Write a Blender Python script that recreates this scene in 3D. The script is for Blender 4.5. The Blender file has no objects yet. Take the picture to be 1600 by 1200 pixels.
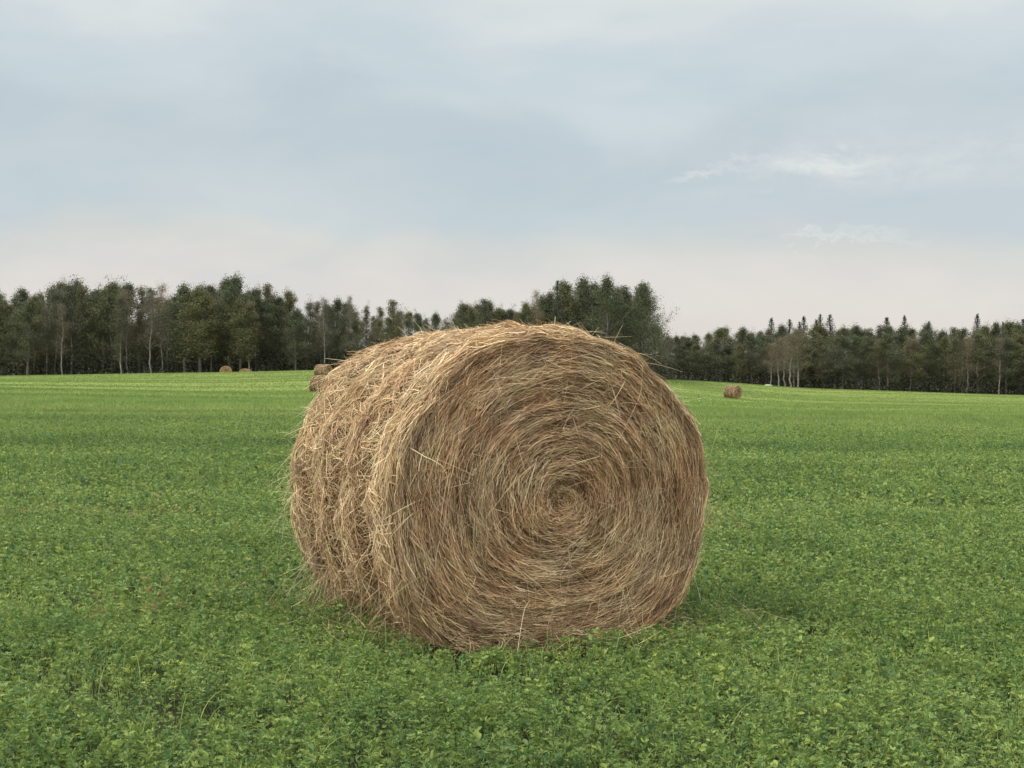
import bpy, math
import numpy as np
from mathutils import Vector, Matrix
rng = np.random.default_rng(7)
R = math.radians
sc = bpy.context.scene
col = sc.collection

# ------------------------------------------------------------------ camera
EYE = 1.425
F = 2600.0
cam_d = bpy.data.cameras.new("camera")
cam = bpy.data.objects.new("camera", cam_d); col.objects.link(cam)
cam.location = (0, 0, EYE)
cam.rotation_euler = (R(90) - math.atan(45 / F), 0, 0)
cam_d.sensor_width = 36; cam_d.lens = 36 * F / 1600
cam_d.clip_start = 0.1; cam_d.clip_end = 6000
sc.camera = cam
sc.render.resolution_x = 1024; sc.render.resolution_y = 768

# ------------------------------------------------------------------ world, sun, exposure
SUN_EL, SUN_AZ = R(46), R(-108)            # azimuth from +Y towards +X
world = bpy.data.worlds.new("World"); sc.world = world; world.use_nodes = True
nt = world.node_tree; nt.nodes.clear(); L = nt.links.new
def N(t, **k):
    n = nt.nodes.new(t)
    for a, b in k.items(): setattr(n, a, b)
    return n
def math_node(tree, op, a=None, b=None, c=None, clamp=False):
    n = tree.nodes.new('ShaderNodeMath'); n.operation = op; n.use_clamp = clamp
    for i, v in enumerate((a, b, c)):
        if v is None: continue
        if isinstance(v, (int, float)): n.inputs[i].default_value = v
        else: tree.links.new(v, n.inputs[i])
    return n.outputs[0]
def srgb(r, g, b):
    f = lambda c: (c / 255 / 12.92) if c / 255 <= .04045 else ((c / 255 + .055) / 1.055) ** 2.4
    return (f(r), f(g), f(b), 1)
def ramp(tree, fac, stops, interp='LINEAR'):
    n = tree.nodes.new('ShaderNodeValToRGB'); n.color_ramp.interpolation = interp
    e = n.color_ramp.elements
    while len(e) < len(stops): e.new(0.5)
    for i, (p, c) in enumerate(stops):
        e[i].position = p; e[i].color = c if len(c) == 4 else (*c, 1)
    if fac is not None: tree.links.new(fac, n.inputs[0])
    return n.outputs[0]
def mixc(tree, fac, a, b, blend='MIX'):
    n = tree.nodes.new('ShaderNodeMix'); n.data_type = 'RGBA'; n.blend_type = blend
    for idx, v in ((0, fac), (6, a), (7, b)):
        if isinstance(v, (int, float)): n.inputs[idx].default_value = v
        elif isinstance(v, tuple): n.inputs[idx].default_value = v if len(v) == 4 else (*v, 1)
        else: tree.links.new(v, n.inputs[idx])
    return n.outputs[2]

tc = N('ShaderNodeTexCoord'); sep = N('ShaderNodeSeparateXYZ'); L(tc.outputs['Generated'], sep.inputs[0])
X, Y, Z = sep.outputs
def noise_of(tree, vec, scale3, nscale, detail=4, rough=.5, dist=0.0, off=(0, 0, 0)):
    m = tree.nodes.new('ShaderNodeMapping'); m.inputs['Scale'].default_value = scale3
    m.inputs['Location'].default_value = off
    tree.links.new(vec, m.inputs[0])
    n = tree.nodes.new('ShaderNodeTexNoise'); n.inputs['Scale'].default_value = nscale
    n.inputs['Detail'].default_value = detail; n.inputs['Roughness'].default_value = rough
    n.inputs['Distortion'].default_value = dist
    tree.links.new(m.outputs[0], n.inputs['Vector'])
    return n.outputs['Fac']
g = tc.outputs['Generated']
n_big = noise_of(nt, g, (1, 1, 2.2), 4.0, 3, .5, .2, (4.3, 0, 1.4))
n_fine = noise_of(nt, g, (1, 1, 2.2), 11.0, 6, .6, .3, (5.1, 1, 0))
zz = math_node(nt, 'ADD', Z, math_node(nt, 'MULTIPLY', math_node(nt, 'SUBTRACT', n_big, .5), .13))
zz = math_node(nt, 'ADD', zz, math_node(nt, 'MULTIPLY', math_node(nt, 'SUBTRACT', n_fine, .5), .045))
base = ramp(nt, zz, [
    (0.0, srgb(222, 215, 211)), (.040, srgb(220, 216, 213)), (.066, srgb(212, 212, 209)),
    (.092, srgb(199, 208, 212)), (.14, srgb(193, 203, 209)), (.172, srgb(203, 213, 217)),
    (.215, srgb(219, 224, 223)), (.34, (.95, .97, .98)), (.6, (1.5, 1.52, 1.55)), (1.0, (2.0, 2.02, 2.06))], 'EASE')
# soft darker blue banks and lighter veils
n_bank = noise_of(nt, g, (1, 1, 2.6), 6.0, 5, .55, .3, (9.3, 3, 1))
bank = ramp(nt, n_bank, [(.38, (.93, .965, .985)), (.5, (1, 1, 1)), (.66, (1.05, 1.045, 1.03))])
base = mixc(nt, 1.0, base, bank, 'MULTIPLY')
# broken bright streaks low in the sky to the right
azr = math_node(nt, 'DIVIDE', X, math_node(nt, 'MAXIMUM', Y, .05))
n_st = noise_of(nt, g, (1, 1, 2.4), 13, 8, .62, .35, (1.7, 0, .2))
m1 = ramp(nt, azr, [(.055, (0, 0, 0)), (.15, (1, 1, 1))])
m2 = ramp(nt, Z, [(.080, (0, 0, 0)), (.105, (1, 1, 1)), (.122, (1, 1, 1)), (.138, (0, 0, 0))])
st = math_node(nt, 'MULTIPLY', ramp(nt, n_st, [(.47, (0, 0, 0)), (.70, (1, 1, 1))]), m1)
st = math_node(nt, 'MULTIPLY', st, m2)
base = mixc(nt, math_node(nt, 'MULTIPLY', st, .45), base, srgb(228, 229, 225))
n_e = noise_of(nt, g, (1, 1, 2.0), 30, 8, .66, .4, (3.7, 2, .2))
for za, zb, a0, a1, wd in ((.1065, .16, .098, .140, .0042), (.106, .06, .150, .22, .0085), (.064, .04, .165, .24, .0026)):
    z0 = math_node(nt, 'ADD', math_node(nt, 'MULTIPLY', math_node(nt, 'SUBTRACT', azr, .1), zb), za)
    d_ = math_node(nt, 'SUBTRACT', math_node(nt, 'ADD', Z, math_node(nt, 'MULTIPLY', math_node(nt, 'SUBTRACT', n_e, .5), .045)), z0)
    d_ = math_node(nt, 'DIVIDE', math_node(nt, 'ABSOLUTE', d_), wd)
    k_ = ramp(nt, d_, [(.0, (1, 1, 1)), (1.0, (0, 0, 0))])
    e_ = math_node(nt, 'MULTIPLY', ramp(nt, azr, [(a0 - .012, (0, 0, 0)), (a0 + .012, (1, 1, 1))]), ramp(nt, azr, [(a1 - .02, (1, 1, 1)), (a1 + .02, (0, 0, 0))]))
    base = mixc(nt, math_node(nt, 'MULTIPLY', math_node(nt, 'MULTIPLY', math_node(nt, 'MULTIPLY', k_, e_), ramp(nt, n_fine, [(.36, (.35, .35, .35)), (.55, (1, 1, 1))])), .62), base, srgb(236, 236, 231))
m3 = ramp(nt, Z, [(.058, (0, 0, 0)), (.07, (1, 1, 1)), (.092, (1, 1, 1)), (.1, (0, 0, 0))])
dk = math_node(nt, 'MULTIPLY', math_node(nt, 'MULTIPLY', m1, m3), ramp(nt, n_bank, [(.4, (0, 0, 0)), (.6, (1, 1, 1))]))
base = mixc(nt, math_node(nt, 'MULTIPLY', dk, .8), base, srgb(188, 200, 209))
# unseen sky behind the camera, brightened to light the bale's coiled end
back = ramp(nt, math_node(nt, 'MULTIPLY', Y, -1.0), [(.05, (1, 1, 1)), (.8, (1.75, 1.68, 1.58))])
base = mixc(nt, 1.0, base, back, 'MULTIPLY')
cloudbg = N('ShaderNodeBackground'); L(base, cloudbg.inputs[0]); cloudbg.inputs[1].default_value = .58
sky = N('ShaderNodeTexSky', sky_type='NISHITA'); sky.sun_disc = False
sky.sun_elevation = SUN_EL; sky.sun_rotation = SUN_AZ
skybg = N('ShaderNodeBackground'); L(sky.outputs[0], skybg.inputs[0]); skybg.inputs[1].default_value = 0.09
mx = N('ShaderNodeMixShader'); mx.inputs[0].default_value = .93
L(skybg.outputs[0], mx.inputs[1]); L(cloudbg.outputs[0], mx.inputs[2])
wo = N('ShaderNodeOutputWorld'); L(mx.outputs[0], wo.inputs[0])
sun_d = bpy.data.lights.new("sun", 'SUN'); sun_d.energy = 1.75; sun_d.angle = R(24); sun_d.color = (1, .92, .80)
sun = bpy.data.objects.new("sun", sun_d); col.objects.link(sun)
sdir = Vector((math.sin(SUN_AZ) * math.cos(SUN_EL), math.cos(SUN_AZ) * math.cos(SUN_EL), math.sin(SUN_EL)))
sun.rotation_euler = sdir.to_track_quat('Z', 'Y').to_euler()
sc.view_settings.view_transform = 'Standard'; sc.view_settings.look = 'None'
sc.view_settings.exposure = .82; sc.view_settings.gamma = 1
sc.cycles.max_bounces = 6; sc.cycles.diffuse_bounces = 3; sc.cycles.transparent_max_bounces = 8
sc.cycles.volume_bounces = 1

# ------------------------------------------------------------------ helpers
def tag(o, label=None, cat=None, group=None, kind=None):
    for k, v in (('label', label), ('category', cat), ('group', group), ('kind', kind)):
        if v: o[k] = v
    return o
def empty(name, loc, rz=0):
    o = bpy.data.objects.new(name, None); o.empty_display_size = .2
    o.location = loc; o.rotation_euler = (0, 0, rz); col.objects.link(o); return o
def mesh(name, verts, faces, mat, parent=None, tint=None, smooth=False, mats=None, midx=None):
    """verts (n,3); faces (m,k) int array or a list of such arrays; tint = per-vertex float"""
    me = bpy.data.meshes.new(name)
    fl = faces if isinstance(faces, list) else [faces]
    fl = [np.asarray(f, dtype=np.int32) for f in fl if len(f)]
    verts = np.asarray(verts, dtype=np.float32)
    me.vertices.add(len(verts)); me.vertices.foreach_set('co', verts.ravel())
    nl = sum(f.size for f in fl); nf = sum(len(f) for f in fl)
    me.loops.add(nl); me.loops.foreach_set('vertex_index', np.concatenate([f.ravel() for f in fl]))
    me.polygons.add(nf)
    tot = np.concatenate([np.full(len(f), f.shape[1], dtype=np.int32) for f in fl])
    st_ = np.concatenate([[0], np.cumsum(tot)[:-1]]).astype(np.int32)
    me.polygons.foreach_set('loop_start', st_)
    try: me.polygons.foreach_set('loop_total', tot)
    except Exception: pass
    if smooth: me.polygons.foreach_set('use_smooth', np.ones(nf, dtype=bool))
    if tint is not None:
        a = me.attributes.new('tint', 'FLOAT', 'POINT')
        a.data.foreach_set('value', np.asarray(tint, dtype=np.float32))
    me.update(calc_edges=True); me.validate()
    me.materials.append(mat)
    o = bpy.data.objects.new(name, me); col.objects.link(o)
    if parent is not None: o.parent = parent
    return o
def norm(a): return a / np.maximum(np.linalg.norm(a, axis=-1, keepdims=True), 1e-9)
class Acc:
    def __init__(s): s.v = []; s.q = []; s.t = []; s.tr = []; s.n = 0
    def add(s, v, q=None, t=None, tri=None):
        v = np.asarray(v, dtype=float).reshape(-1, 3)
        if q is not None: s.q.append(np.asarray(q) + s.n)
        if tri is not None: s.tr.append(np.asarray(tri) + s.n)
        s.v.append(v); s.t.append(np.zeros(len(v)) if t is None else np.broadcast_to(t, (len(v),)))
        s.n += len(v)
    def build(s, name, mat, parent=None, smooth=False):
        fs = []
        if s.q: fs.append(np.concatenate(s.q))
        if s.tr: fs.append(np.concatenate(s.tr))
        return mesh(name, np.concatenate(s.v), fs, mat, parent, np.concatenate(s.t), smooth)
def ribbons(acc, P, side, w, tint, taper=.35):
    """P (n,k,3) centre lines, side (n,3) or (n,k,3) unit width vectors, w (n,) widths"""
    n, k, _ = P.shape
    if side.ndim == 2: side = np.repeat(side[:, None, :], k, axis=1)
    prof = np.linspace(1, taper, k)[None, :, None]
    off = side * (w[:, None, None] * .5) * prof
    V = np.stack([P - off, P + off], axis=2).reshape(-1, 3)
    i = np.arange(n)[:, None] * (2 * k) + np.arange(k - 1)[None, :] * 2
    q = np.stack([i, i + 1, i + 3, i + 2], axis=-1).reshape(-1, 4)
    acc.add(V, q, np.repeat(tint, 2 * k))
def tube(acc, P, rad, sides=5, tint=0.0):
    P = np.asarray(P, float); k = len(P); rad = np.asarray(rad, float)
    T = norm(np.gradient(P, axis=0)); up = np.array([.31, .17, .93]) if abs(T[0, 2]) < .8 else np.array([1., .2, 0])
    A = norm(np.cross(T, up)); B = np.cross(T, A)
    an = np.linspace(0, 2 * np.pi, sides, endpoint=False)
    V = P[:, None] + rad[:, None, None] * (np.cos(an)[None, :, None] * A[:, None] + np.sin(an)[None, :, None] * B[:, None])
    i = np.arange(k - 1)[:, None] * sides; j = np.arange(sides)[None, :]; j2 = (j + 1) % sides
    q = np.stack([i + j, i + j2, i + sides + j2, i + sides + j], -1).reshape(-1, 4)
    acc.add(V, q, tint)

def mat_new(name):
    m = bpy.data.materials.new(name); m.use_nodes = True
    t = m.node_tree; t.nodes.clear()
    out = t.nodes.new('ShaderNodeOutputMaterial')
    return m, t, out
def attr(t, name='tint'):
    n = t.nodes.new('ShaderNodeAttribute'); n.attribute_name = name; return n.outputs['Fac']
def objco(t):
    return t.nodes.new('ShaderNodeTexCoord').outputs['Object']
def principled(t, out, colr, rough=.7, spec=.3):
    p = t.nodes.new('ShaderNodeBsdfPrincipled')
    if isinstance(colr, tuple): p.inputs['Base Color'].default_value = colr if len(colr) == 4 else (*colr, 1)
    else: t.links.new(colr, p.inputs['Base Color'])
    p.inputs['Roughness'].default_value = rough
    p.inputs['Specular IOR Level'].default_value = spec
    t.links.new(p.outputs[0], out.inputs[0]); return p
def leafy(name, colr_fn, trans=.35, rough=.5, spec=.35):
    m, t, out = mat_new(name)
    c = colr_fn(t)
    p = principled(t, out, c, rough, spec)
    tr = t.nodes.new('ShaderNodeBsdfTranslucent'); t.links.new(c, tr.inputs[0])
    ms = t.nodes.new('ShaderNodeMixShader'); ms.inputs[0].default_value = trans
    t.links.new(p.outputs[0], ms.inputs[1]); t.links.new(tr.outputs[0], ms.inputs[2])
    t.links.new(ms.outputs[0], out.inputs[0]); return m

# hay: dead stalks, tint 0..1 dark brown to pale straw, over 1 = fresh greenish stalk
def hay_mat(name, gain=(1, 1, 1), warm=.5):
    def f(t):
        oc = objco(t)
        a = attr(t)
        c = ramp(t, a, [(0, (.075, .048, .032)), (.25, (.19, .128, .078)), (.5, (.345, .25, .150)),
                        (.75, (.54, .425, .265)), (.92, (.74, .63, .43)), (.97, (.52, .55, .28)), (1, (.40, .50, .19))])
        n1 = noise_of(t, oc, (1, 1, 1), 3.1, 4, .6)
        red = ramp(t, n1, [(.42, (1, 1, 1)), (.62, (.86, .70, .62))])
        c = mixc(t, warm, c, red, 'MULTIPLY')
        n2 = noise_of(t, oc, (1, 1, 1), 5.7, 3, .5, 0, (4, 2, 7))
        gr = ramp(t, n2, [(.40, (1.08, 1.08, 1.04)), (.55, (1, 1, 1)), (.72, (.80, .80, .82))])
        c = mixc(t, 1.0, c, gr, 'MULTIPLY')
        return mixc(t, 1.0, c, gain, 'MULTIPLY')
    return leafy(name, f, .12, .6, .25)
M_side = hay_mat('hay_side', (1.12, 1.075, 1.01), .5)
M_face = hay_mat('hay_face', (1.14, 1.085, 1.02), .75)
M_loose = hay_mat('hay_loose', (1.05, 1.05, 1.0), .1)
m, t, out = mat_new('hay_core')
oc = objco(t); nz = noise_of(t, oc, (1, 1, 1), 26, 6, .7)
cc = ramp(t, nz, [(.35, (.018, .011, .007)), (.55, (.05, .033, .020)), (.75, (.11, .075, .045))])
p = principled(t, out, cc, .9, .1)
bp = t.nodes.new('ShaderNodeBump'); bp.inputs['Strength'].default_value = .8; bp.inputs['Distance'].default_value = .02
t.links.new(nz, bp.inputs['Height']); t.links.new(bp.outputs[0], p.inputs['Normal'])
M_core = m

# ------------------------------------------------------------------ terrain height
ky = np.array([0, 15, 60, 140, 212, 240, 300, 400, 600.])
ks = np.array([-.31, -.17, -.11, 0, .10, .135, .173, .31])
tab = np.array([
    [0, 0, -.30, -1.4, -1.6, -1.67, -2.6, -4, -6],
    [0, 0, -.40, -1.74, -1.62, -1.18, -2.5, -4, -6],
    [0, 0, -.40, -1.74, -1.15, -.72, -2.0, -4, -6],
    [0, 0, -.50, -2.0, -1.9, -1.39, -2.0, -4, -6],
    [0, 0, -.60, -2.5, -3.2, -3.05, -2.95, -4.5, -6],
    [0, 0, -.65, -2.7, -4.16, -4.15, -3.45, -5, -7],
    [0, 0, -.70, -3.0, -4.7, -4.9, -4.55, -6, -8],
    [0, 0, -.80, -3.2, -5.2, -5.6, -5.75, -7.5, -9]])
gy = np.arange(0, 602, 2.0); gs = np.arange(-.5, .501, .01)
T1 = np.array([np.interp(gy, ky, r) for r in tab])                       # s-knots x gy
TT = np.array([np.interp(gs, ks, T1[:, j]) for j in range(len(gy))])     # gy x gs
def blur(A, ax, n):
    for _ in range(n):
        P_ = np.concatenate([np.take(A, [0], ax), A, np.take(A, [-1], ax)], ax)
        a = np.take(P_, range(0, A.shape[ax]), ax); b = np.take(P_, range(2, A.shape[ax] + 2), ax)
        A = .25 * a + .5 * A + .25 * b
    return A
TT = blur(blur(TT, 0, 14), 1, 5)
def hz(x, y):
    x = np.asarray(x, float); y = np.asarray(y, float)
    yy = np.clip(y, 0, 599.9); s = np.clip(x / np.maximum(yy, 12), -.499, .499)
    fi = yy / 2.0; i = np.floor(fi).astype(int); fi = fi - i
    fj = (s + .5) / .01; j = np.clip(np.floor(fj).astype(int), 0, len(gs) - 2); fj = fj - j
    z = (TT[i, j] * (1 - fi) * (1 - fj) + TT[i + 1, j] * fi * (1 - fj) + TT[i, j + 1] * (1 - fi) * fj + TT[i + 1, j + 1] * fi * fj)
    k = np.clip((y - 12) / 40, 0, 1)
    z = z + k * (.10 * np.sin(y * .11 + x * .013 + 1.0) + .05 * np.sin(y * .37 + x * .03) + .06 * np.sin(x * .09 + y * .05))
    return z

# ------------------------------------------------------------------ field ground sheet
def field_color(t, vec, dark, mid, light, dry, k=1.0):
    """broad swath bands across the field, patchy tufts and dry spots, in world metres"""
    bands = noise_of(t, vec, (.018, .20, .1), 1.0, 5, .68, .5)
    patch = noise_of(t, vec, (1, 1, 1), .55, 5, .6, 0, (3, 8, 0))
    v = math_node(t, 'ADD', math_node(t, 'MULTIPLY', bands, .6), math_node(t, 'MULTIPLY', patch, .4))
    c = ramp(t, v, [(.38, dark), (.5, mid), (.64, light)])
    dryn = noise_of(t, vec, (1, 1, 1), 1.3, 4, .65, 0, (7, 1, 3))
    return c, ramp(t, dryn, [(.60, (0, 0, 0)), (.74, (1, 1, 1))])
m, t, out = mat_new('field_ground')
geo = t.nodes.new('ShaderNodeNewGeometry'); pos = geo.outputs['Position']
c, dr = field_color(t, pos, (.115, .155, .038), (.180, .230, .056), (.252, .300, .080), None)
fine = noise_of(t, pos, (1, 1, 1), 9, 6, .75)
c = mixc(t, .75, c, ramp(t, fine, [(.3, (.45, .45, .4)), (.55, (1, 1, 1)), (.75, (1.25, 1.2, 1.1))]), 'MULTIPLY')
# bare soil colour close by, where plants of real geometry cover it
sepp = t.nodes.new('ShaderNodeSeparateXYZ'); t.links.new(pos, sepp.inputs[0])
near = ramp(t, math_node(t, 'DIVIDE', sepp.outputs[1], 100), [(.18, (1, 1, 1)), (.60, (0, 0, 0))])
c = mixc(t, near, c, (.030, .034, .014))
p = principled(t, out, c, .9, .1)
bp = t.nodes.new('ShaderNodeBump'); bp.inputs['Strength'].default_value = .7; bp.inputs['Distance'].default_value = .12
t.links.new(fine, bp.inputs['Height']); t.links.new(bp.outputs[0], p.inputs['Normal'])
M_ground = m
ys = np.concatenate([np.linspace(-40, 0, 6)[:-1], np.arange(0, 60, .75), np.arange(60, 330, 1.5), np.geomspace(330, 4000, 40)])
ts = np.linspace(-1, 1, 361)
GX = ts[None, :] * np.maximum(ys * .9, 45)[:, None]; GY = np.repeat(ys[:, None], len(ts), 1)
GZ = hz(GX, GY)
ni, nj = GX.shape
ii = np.arange(ni - 1)[:, None] * nj + np.arange(nj - 1)[None, :]
q = np.stack([ii, ii + 1, ii + nj + 1, ii + nj], -1).reshape(-1, 4)
o = mesh('field_ground', np.stack([GX, GY, GZ], -1).reshape(-1, 3), q, M_ground, smooth=True)
tag(o, 'green hay field rolling away from the big bale to the tree line', 'field', kind='structure')

# ------------------------------------------------------------------ round bales
def bale_profile(phi):
    c, s = np.cos(phi), np.sin(phi)
    a = .835; b = np.where(s > 0, .80, .745); n = np.where(s > 0, 2.05, 2.55)
    n = 2.30 - .27 * np.clip(s * 2.2, -1, 1)
    return 1 / ((np.abs(c) / a) ** n + (np.abs(s) / b) ** n) ** (1 / n)
CZ = .745                                       # height of the profile's centre
CU, CV = .030, -.005                             # where the coil is centred on the end
LEN = 1.52
def lump(phi, t):
    return (.010 * np.sin(3 * phi + 1.2 + 4 * t) + .007 * np.sin(7 * phi - 6 * t) + .006 * np.sin(11 * phi + 13 * t + 2)
            + .005 * np.sin(19 * phi - 9 * t + 1) + .004 * np.sin(27 * phi + 31 * t))
def side_radius(phi, t):
    x = np.clip(t / LEN, 0, 1)
    g = lambda c, w: np.exp(-((t - c) / w) ** 2)
    low = .5 - .5 * np.sin(phi)                 # grooves gape towards the bottom
    r = bale_profile(phi) + lump(phi, t)
    r = r - (.022 + .065 * low) * g(.34, .05) - (.022 + .075 * low) * g(.74, .06) - (.022 + .075 * low) * g(1.14, .06)
    r = r + .012 * g(.12, .09) + .012 * np.sin(x * np.pi) - .012
    e = np.clip(1 - t / .04, 0, 1); e2 = np.clip(1 - (LEN - t) / .10, 0, 1)
    return r - .022 * e ** 2.2 - .10 * e2 ** 2
def side_pt(phi, t, lift=0.0):
    r = side_radius(phi, t) + lift
    return np.stack([r * np.cos(phi), t + 0 * r, CZ + r * np.sin(phi)], -1)
def face_pt(q, phi, out=0.0):
    """q 0..1 from the coil's centre to the rim; y is negative outwards"""
    r = (bale_profile(phi) - .006) * q
    x = CU * (1 - q) + r * np.cos(phi); z = CV * (1 - q) + r * np.sin(phi)
    w = .028 * (1 - q ** 2) - .045 * np.exp(-(q / .10) ** 2) + .012 * np.exp(-((q - .2) / .06) ** 2)
    w0 = w; w = w * 0 + .008 * np.sin(q * 34 + phi * 1.0) + .006 * np.sin(q * 71 + 2 * phi + 1) + .008 * np.sin(5 * phi + 9 * q) * q
    w = w0 + w * (1 - np.clip(q, 0, 1) ** 8)
    w = w - .016 * np.clip((q - .88) / .12, 0, 1) ** 1.3 * np.clip(.1 + np.sin(phi + .4), 0, 1.1)
    return np.stack([x, -(w + out), CZ + z], -1)

def make_bale(name, detail=1.0, wide=1.0, loose=True, seed=3):
    rg = np.random.default_rng(seed)
    U = rg.uniform
    root = empty(name, (0, 0, 0))
    # core, so nothing shows through
    nph = 160 if detail >= 1 else 64
    ph = np.linspace(0, 2 * np.pi, nph, endpoint=False)
    tt = np.linspace(0, LEN, 45 if detail >= 1 else 16)
    rows = []
    inn = -.020 / 1
    for q in (.0001, .1, .2, .35, .5, .65, .8, .92, 1.0): rows.append(face_pt(np.full(nph, q), ph, -.016))
    for a in tt: rows.append(side_pt(ph, np.full(nph, a) + .02 * (a == 0), inn))
    for q in (.95, .8, .6, .4, .2, .0001):
        P = face_pt(np.full(nph, q), ph, 0); P[:, 1] = LEN - .01 - .02 * q; rows.append(P)
    V = np.concatenate(rows); k = len(rows)
    i = np.arange(k - 1)[:, None] * nph; j = np.arange(nph)[None, :]; j2 = (j + 1) % nph
    q4 = np.stack([i + j, i + j2, i + nph + j2, i + nph + j], -1).reshape(-1, 4)
    mesh('core', V, q4, M_core, root, smooth=True)

    def strands(fn, n, K, ln, lift0, lift1, wmm, tint_fn, mat, pname, roll=.9, kink=.006, acc=None):
        pass
    K = 6 if detail >= 1 else 3
    s = np.linspace(-.5, .5, K)[None, :]
    # ---- side wrap
    acc = Acc()
    n = int(125000 * detail)
    phi = U(0, 2 * np.pi, n); tpos = U(-.015, LEN + .0, n)
    ln = U(.035, .16, n) + .08 * np.exp(-(tpos / .13) ** 2)
    edge = np.exp(-(np.minimum(tpos, LEN - tpos) / .09) ** 2)
    spread = (1 - .72 * edge) * 1.0
    al = rg.normal(0, 1, n) * spread + .10
    wild = U(0, 1, n) < (.38 * (1 - edge)); al[wild] = U(-1.5, 1.5, wild.sum())
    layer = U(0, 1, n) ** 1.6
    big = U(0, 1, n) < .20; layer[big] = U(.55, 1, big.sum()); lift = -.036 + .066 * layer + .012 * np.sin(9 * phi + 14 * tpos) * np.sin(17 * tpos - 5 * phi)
    tip = np.where(U(0, 1, n) < .08 * (1 - edge), U(.01, .05, n), U(-.006, .009, n))
    bend = rg.normal(0, .05, n)
    da = s * ln[:, None]
    tt_ = tpos[:, None] + da * np.sin(al)[:, None] + bend[:, None] * (s ** 2) * ln[:, None] * np.cos(al)[:, None]
    tt_ = np.clip(tt_, -.022, LEN + .03)
    pp = phi[:, None] + da * np.cos(al)[:, None] / .78 - bend[:, None] * (s ** 2) * ln[:, None] * np.sin(al)[:, None] / .78
    lf = lift[:, None] + tip[:, None] * (s + .5) ** 2
    P = side_pt(pp, np.clip(tt_, 0, LEN), lf); P[..., 1] = tt_
    P += rg.normal(0, .0014, P.shape)
    T = norm(P[:, -1] - P[:, 0]); Nn = np.stack([np.cos(phi), 0 * phi, np.sin(phi)], -1)
    B = norm(np.cross(T, Nn)); rl = rg.normal(0, .75, n)[:, None]
    side = norm(B * np.cos(rl) + np.cross(T, B) * np.sin(rl))
    tint = np.clip(.08 + .56 * layer + rg.normal(0, .22, n) + .12 * edge * layer + .10 * big, 0, .92)  # deep strands darker, outer ones paler: gap shade and highlights put into the tint
    tint[U(0, 1, n) < .006] = .985
    w = np.where(big, U(.0026, .0042, n), U(.0015, .0029, n)) * wide
    ribbons(acc, P, side, w, tint, .5)
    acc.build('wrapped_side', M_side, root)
    # ---- coiled end towards the camera, and the far end
    acc = Acc()
    for end, n in ((0, int(88000 * detail)), (1, int(12000 * detail))):
        q = np.sqrt(U(0, 1.0, n)); phi = U(0, 2 * np.pi, n)
        extra = U(0, 1, n) < .05; q[extra] = U(0, .22, extra.sum())
        ln = U(.04, .18, n) * np.clip(.35 + q * 1.2, .35, 1)
        layer = U(0, 1, n) ** 1.5
        al = rg.normal(0, .23, n) - .05
        wild = U(0, 1, n) < .035 + .55 * np.exp(-(q / .13) ** 2); al[wild] = U(-1.4, 1.4, wild.sum())
        da = s * ln[:, None]
        rr = np.maximum(q * .77, .05)
        x0 = q[:, None] + (da * np.sin(al)[:, None] + (rg.normal(0, .05, n)[:, None] * s ** 2) * ln[:, None]) / .77
        qq = np.abs(x0) ; qq = np.where(qq > 1.0, 2.0 - qq, qq)
        pq = phi[:, None] + np.clip(da * np.cos(al)[:, None] / rr[:, None], -1.2, 1.2)
        tip = np.where(U(0, 1, n) < .08, U(.01, .045, n), U(-.006, .010, n))
        big = U(0, 1, n) < .13; layer[big] = U(.55, 1, big.sum())
        lf = (-.030 + .048 * layer)[:, None] + tip[:, None] * (s + .5) ** 2
        P = face_pt(qq, pq, lf) + rg.normal(0, .0012, (n, K, 3))
        Nn = np.array([0, -1., 0])[None].repeat(n, 0)
        if end: P[..., 1] = LEN - .02 - P[..., 1] * .6
        T = norm(P[:, -1] - P[:, 0]); B = norm(np.cross(T, Nn)); rl = rg.normal(0, .7, n)[:, None]
        side = norm(B * np.cos(rl) + np.cross(T, B) * np.sin(rl))
        # bands of the coil: windings of duller and paler hay
        band = .10 * np.sin(q * 23 + phi) + .07 * np.sin(q * 61 + phi * 2)
        tint = np.clip(.06 + .54 * layer + band * .6 + rg.normal(0, .26, n) + .12 * big, 0, .92)  # depth also sets the tint: painted shade in the gaps, highlights on top
        w = np.where(big, U(.0024, .0034, n), U(.0014, .0026, n)) * wide
        ribbons(acc, P, side, w, tint, .5)
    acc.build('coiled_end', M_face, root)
    if not loose: return root
    # ---- loose stalks: sticking out of the wrap, hanging over the end, fringe at the foot
    acc = Acc()
    K2 = 8; s2 = np.linspace(0, 1, K2)[None, :]
    def loose_set(n, P0, D, lnr, droop, wr, tr, curl=.25):
        curl = curl * .5
        D = D.copy(); upw = (P0[:, 2] > 1.15) & (D[:, 2] > .25); D[upw, 2] *= .35; D = norm(D)
        ln = U(*lnr, n)
        C = norm(np.cross(D, rg.normal(0, 1, (n, 3)))) * rg.normal(0, curl, n)[:, None]
        P = P0[:, None] + (D[:, None] * s2[..., None] + C[:, None] * (s2 ** 2)[..., None]) * ln[:, None, None]
        P[..., 2] -= droop * (s2 ** 2) * ln[:, None]
        # a kink half way along some stalks
        kk = (U(0, 1, n) < .35); kn = rg.normal(0, .5, (n, 3)); s0 = U(.3, .8, n)
        P += (np.clip(s2 - s0[:, None], 0, 1) * ln[:, None] * kk[:, None])[..., None] * kn[:, None]
        sd = norm(np.cross(D, rg.normal(0, 1, (n, 3))))
        ribbons(acc, P, sd, U(*wr, n), np.clip(rg.normal(tr[0], tr[1], n), .1, 1), .4)
    # all over the side
    n = 1500; phi = U(0, 2 * np.pi, n); tp = U(0, LEN, n)
    P0 = side_pt(phi, tp, 0); Nn = np.stack([np.cos(phi), 0 * phi, np.sin(phi)], -1)
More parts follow.
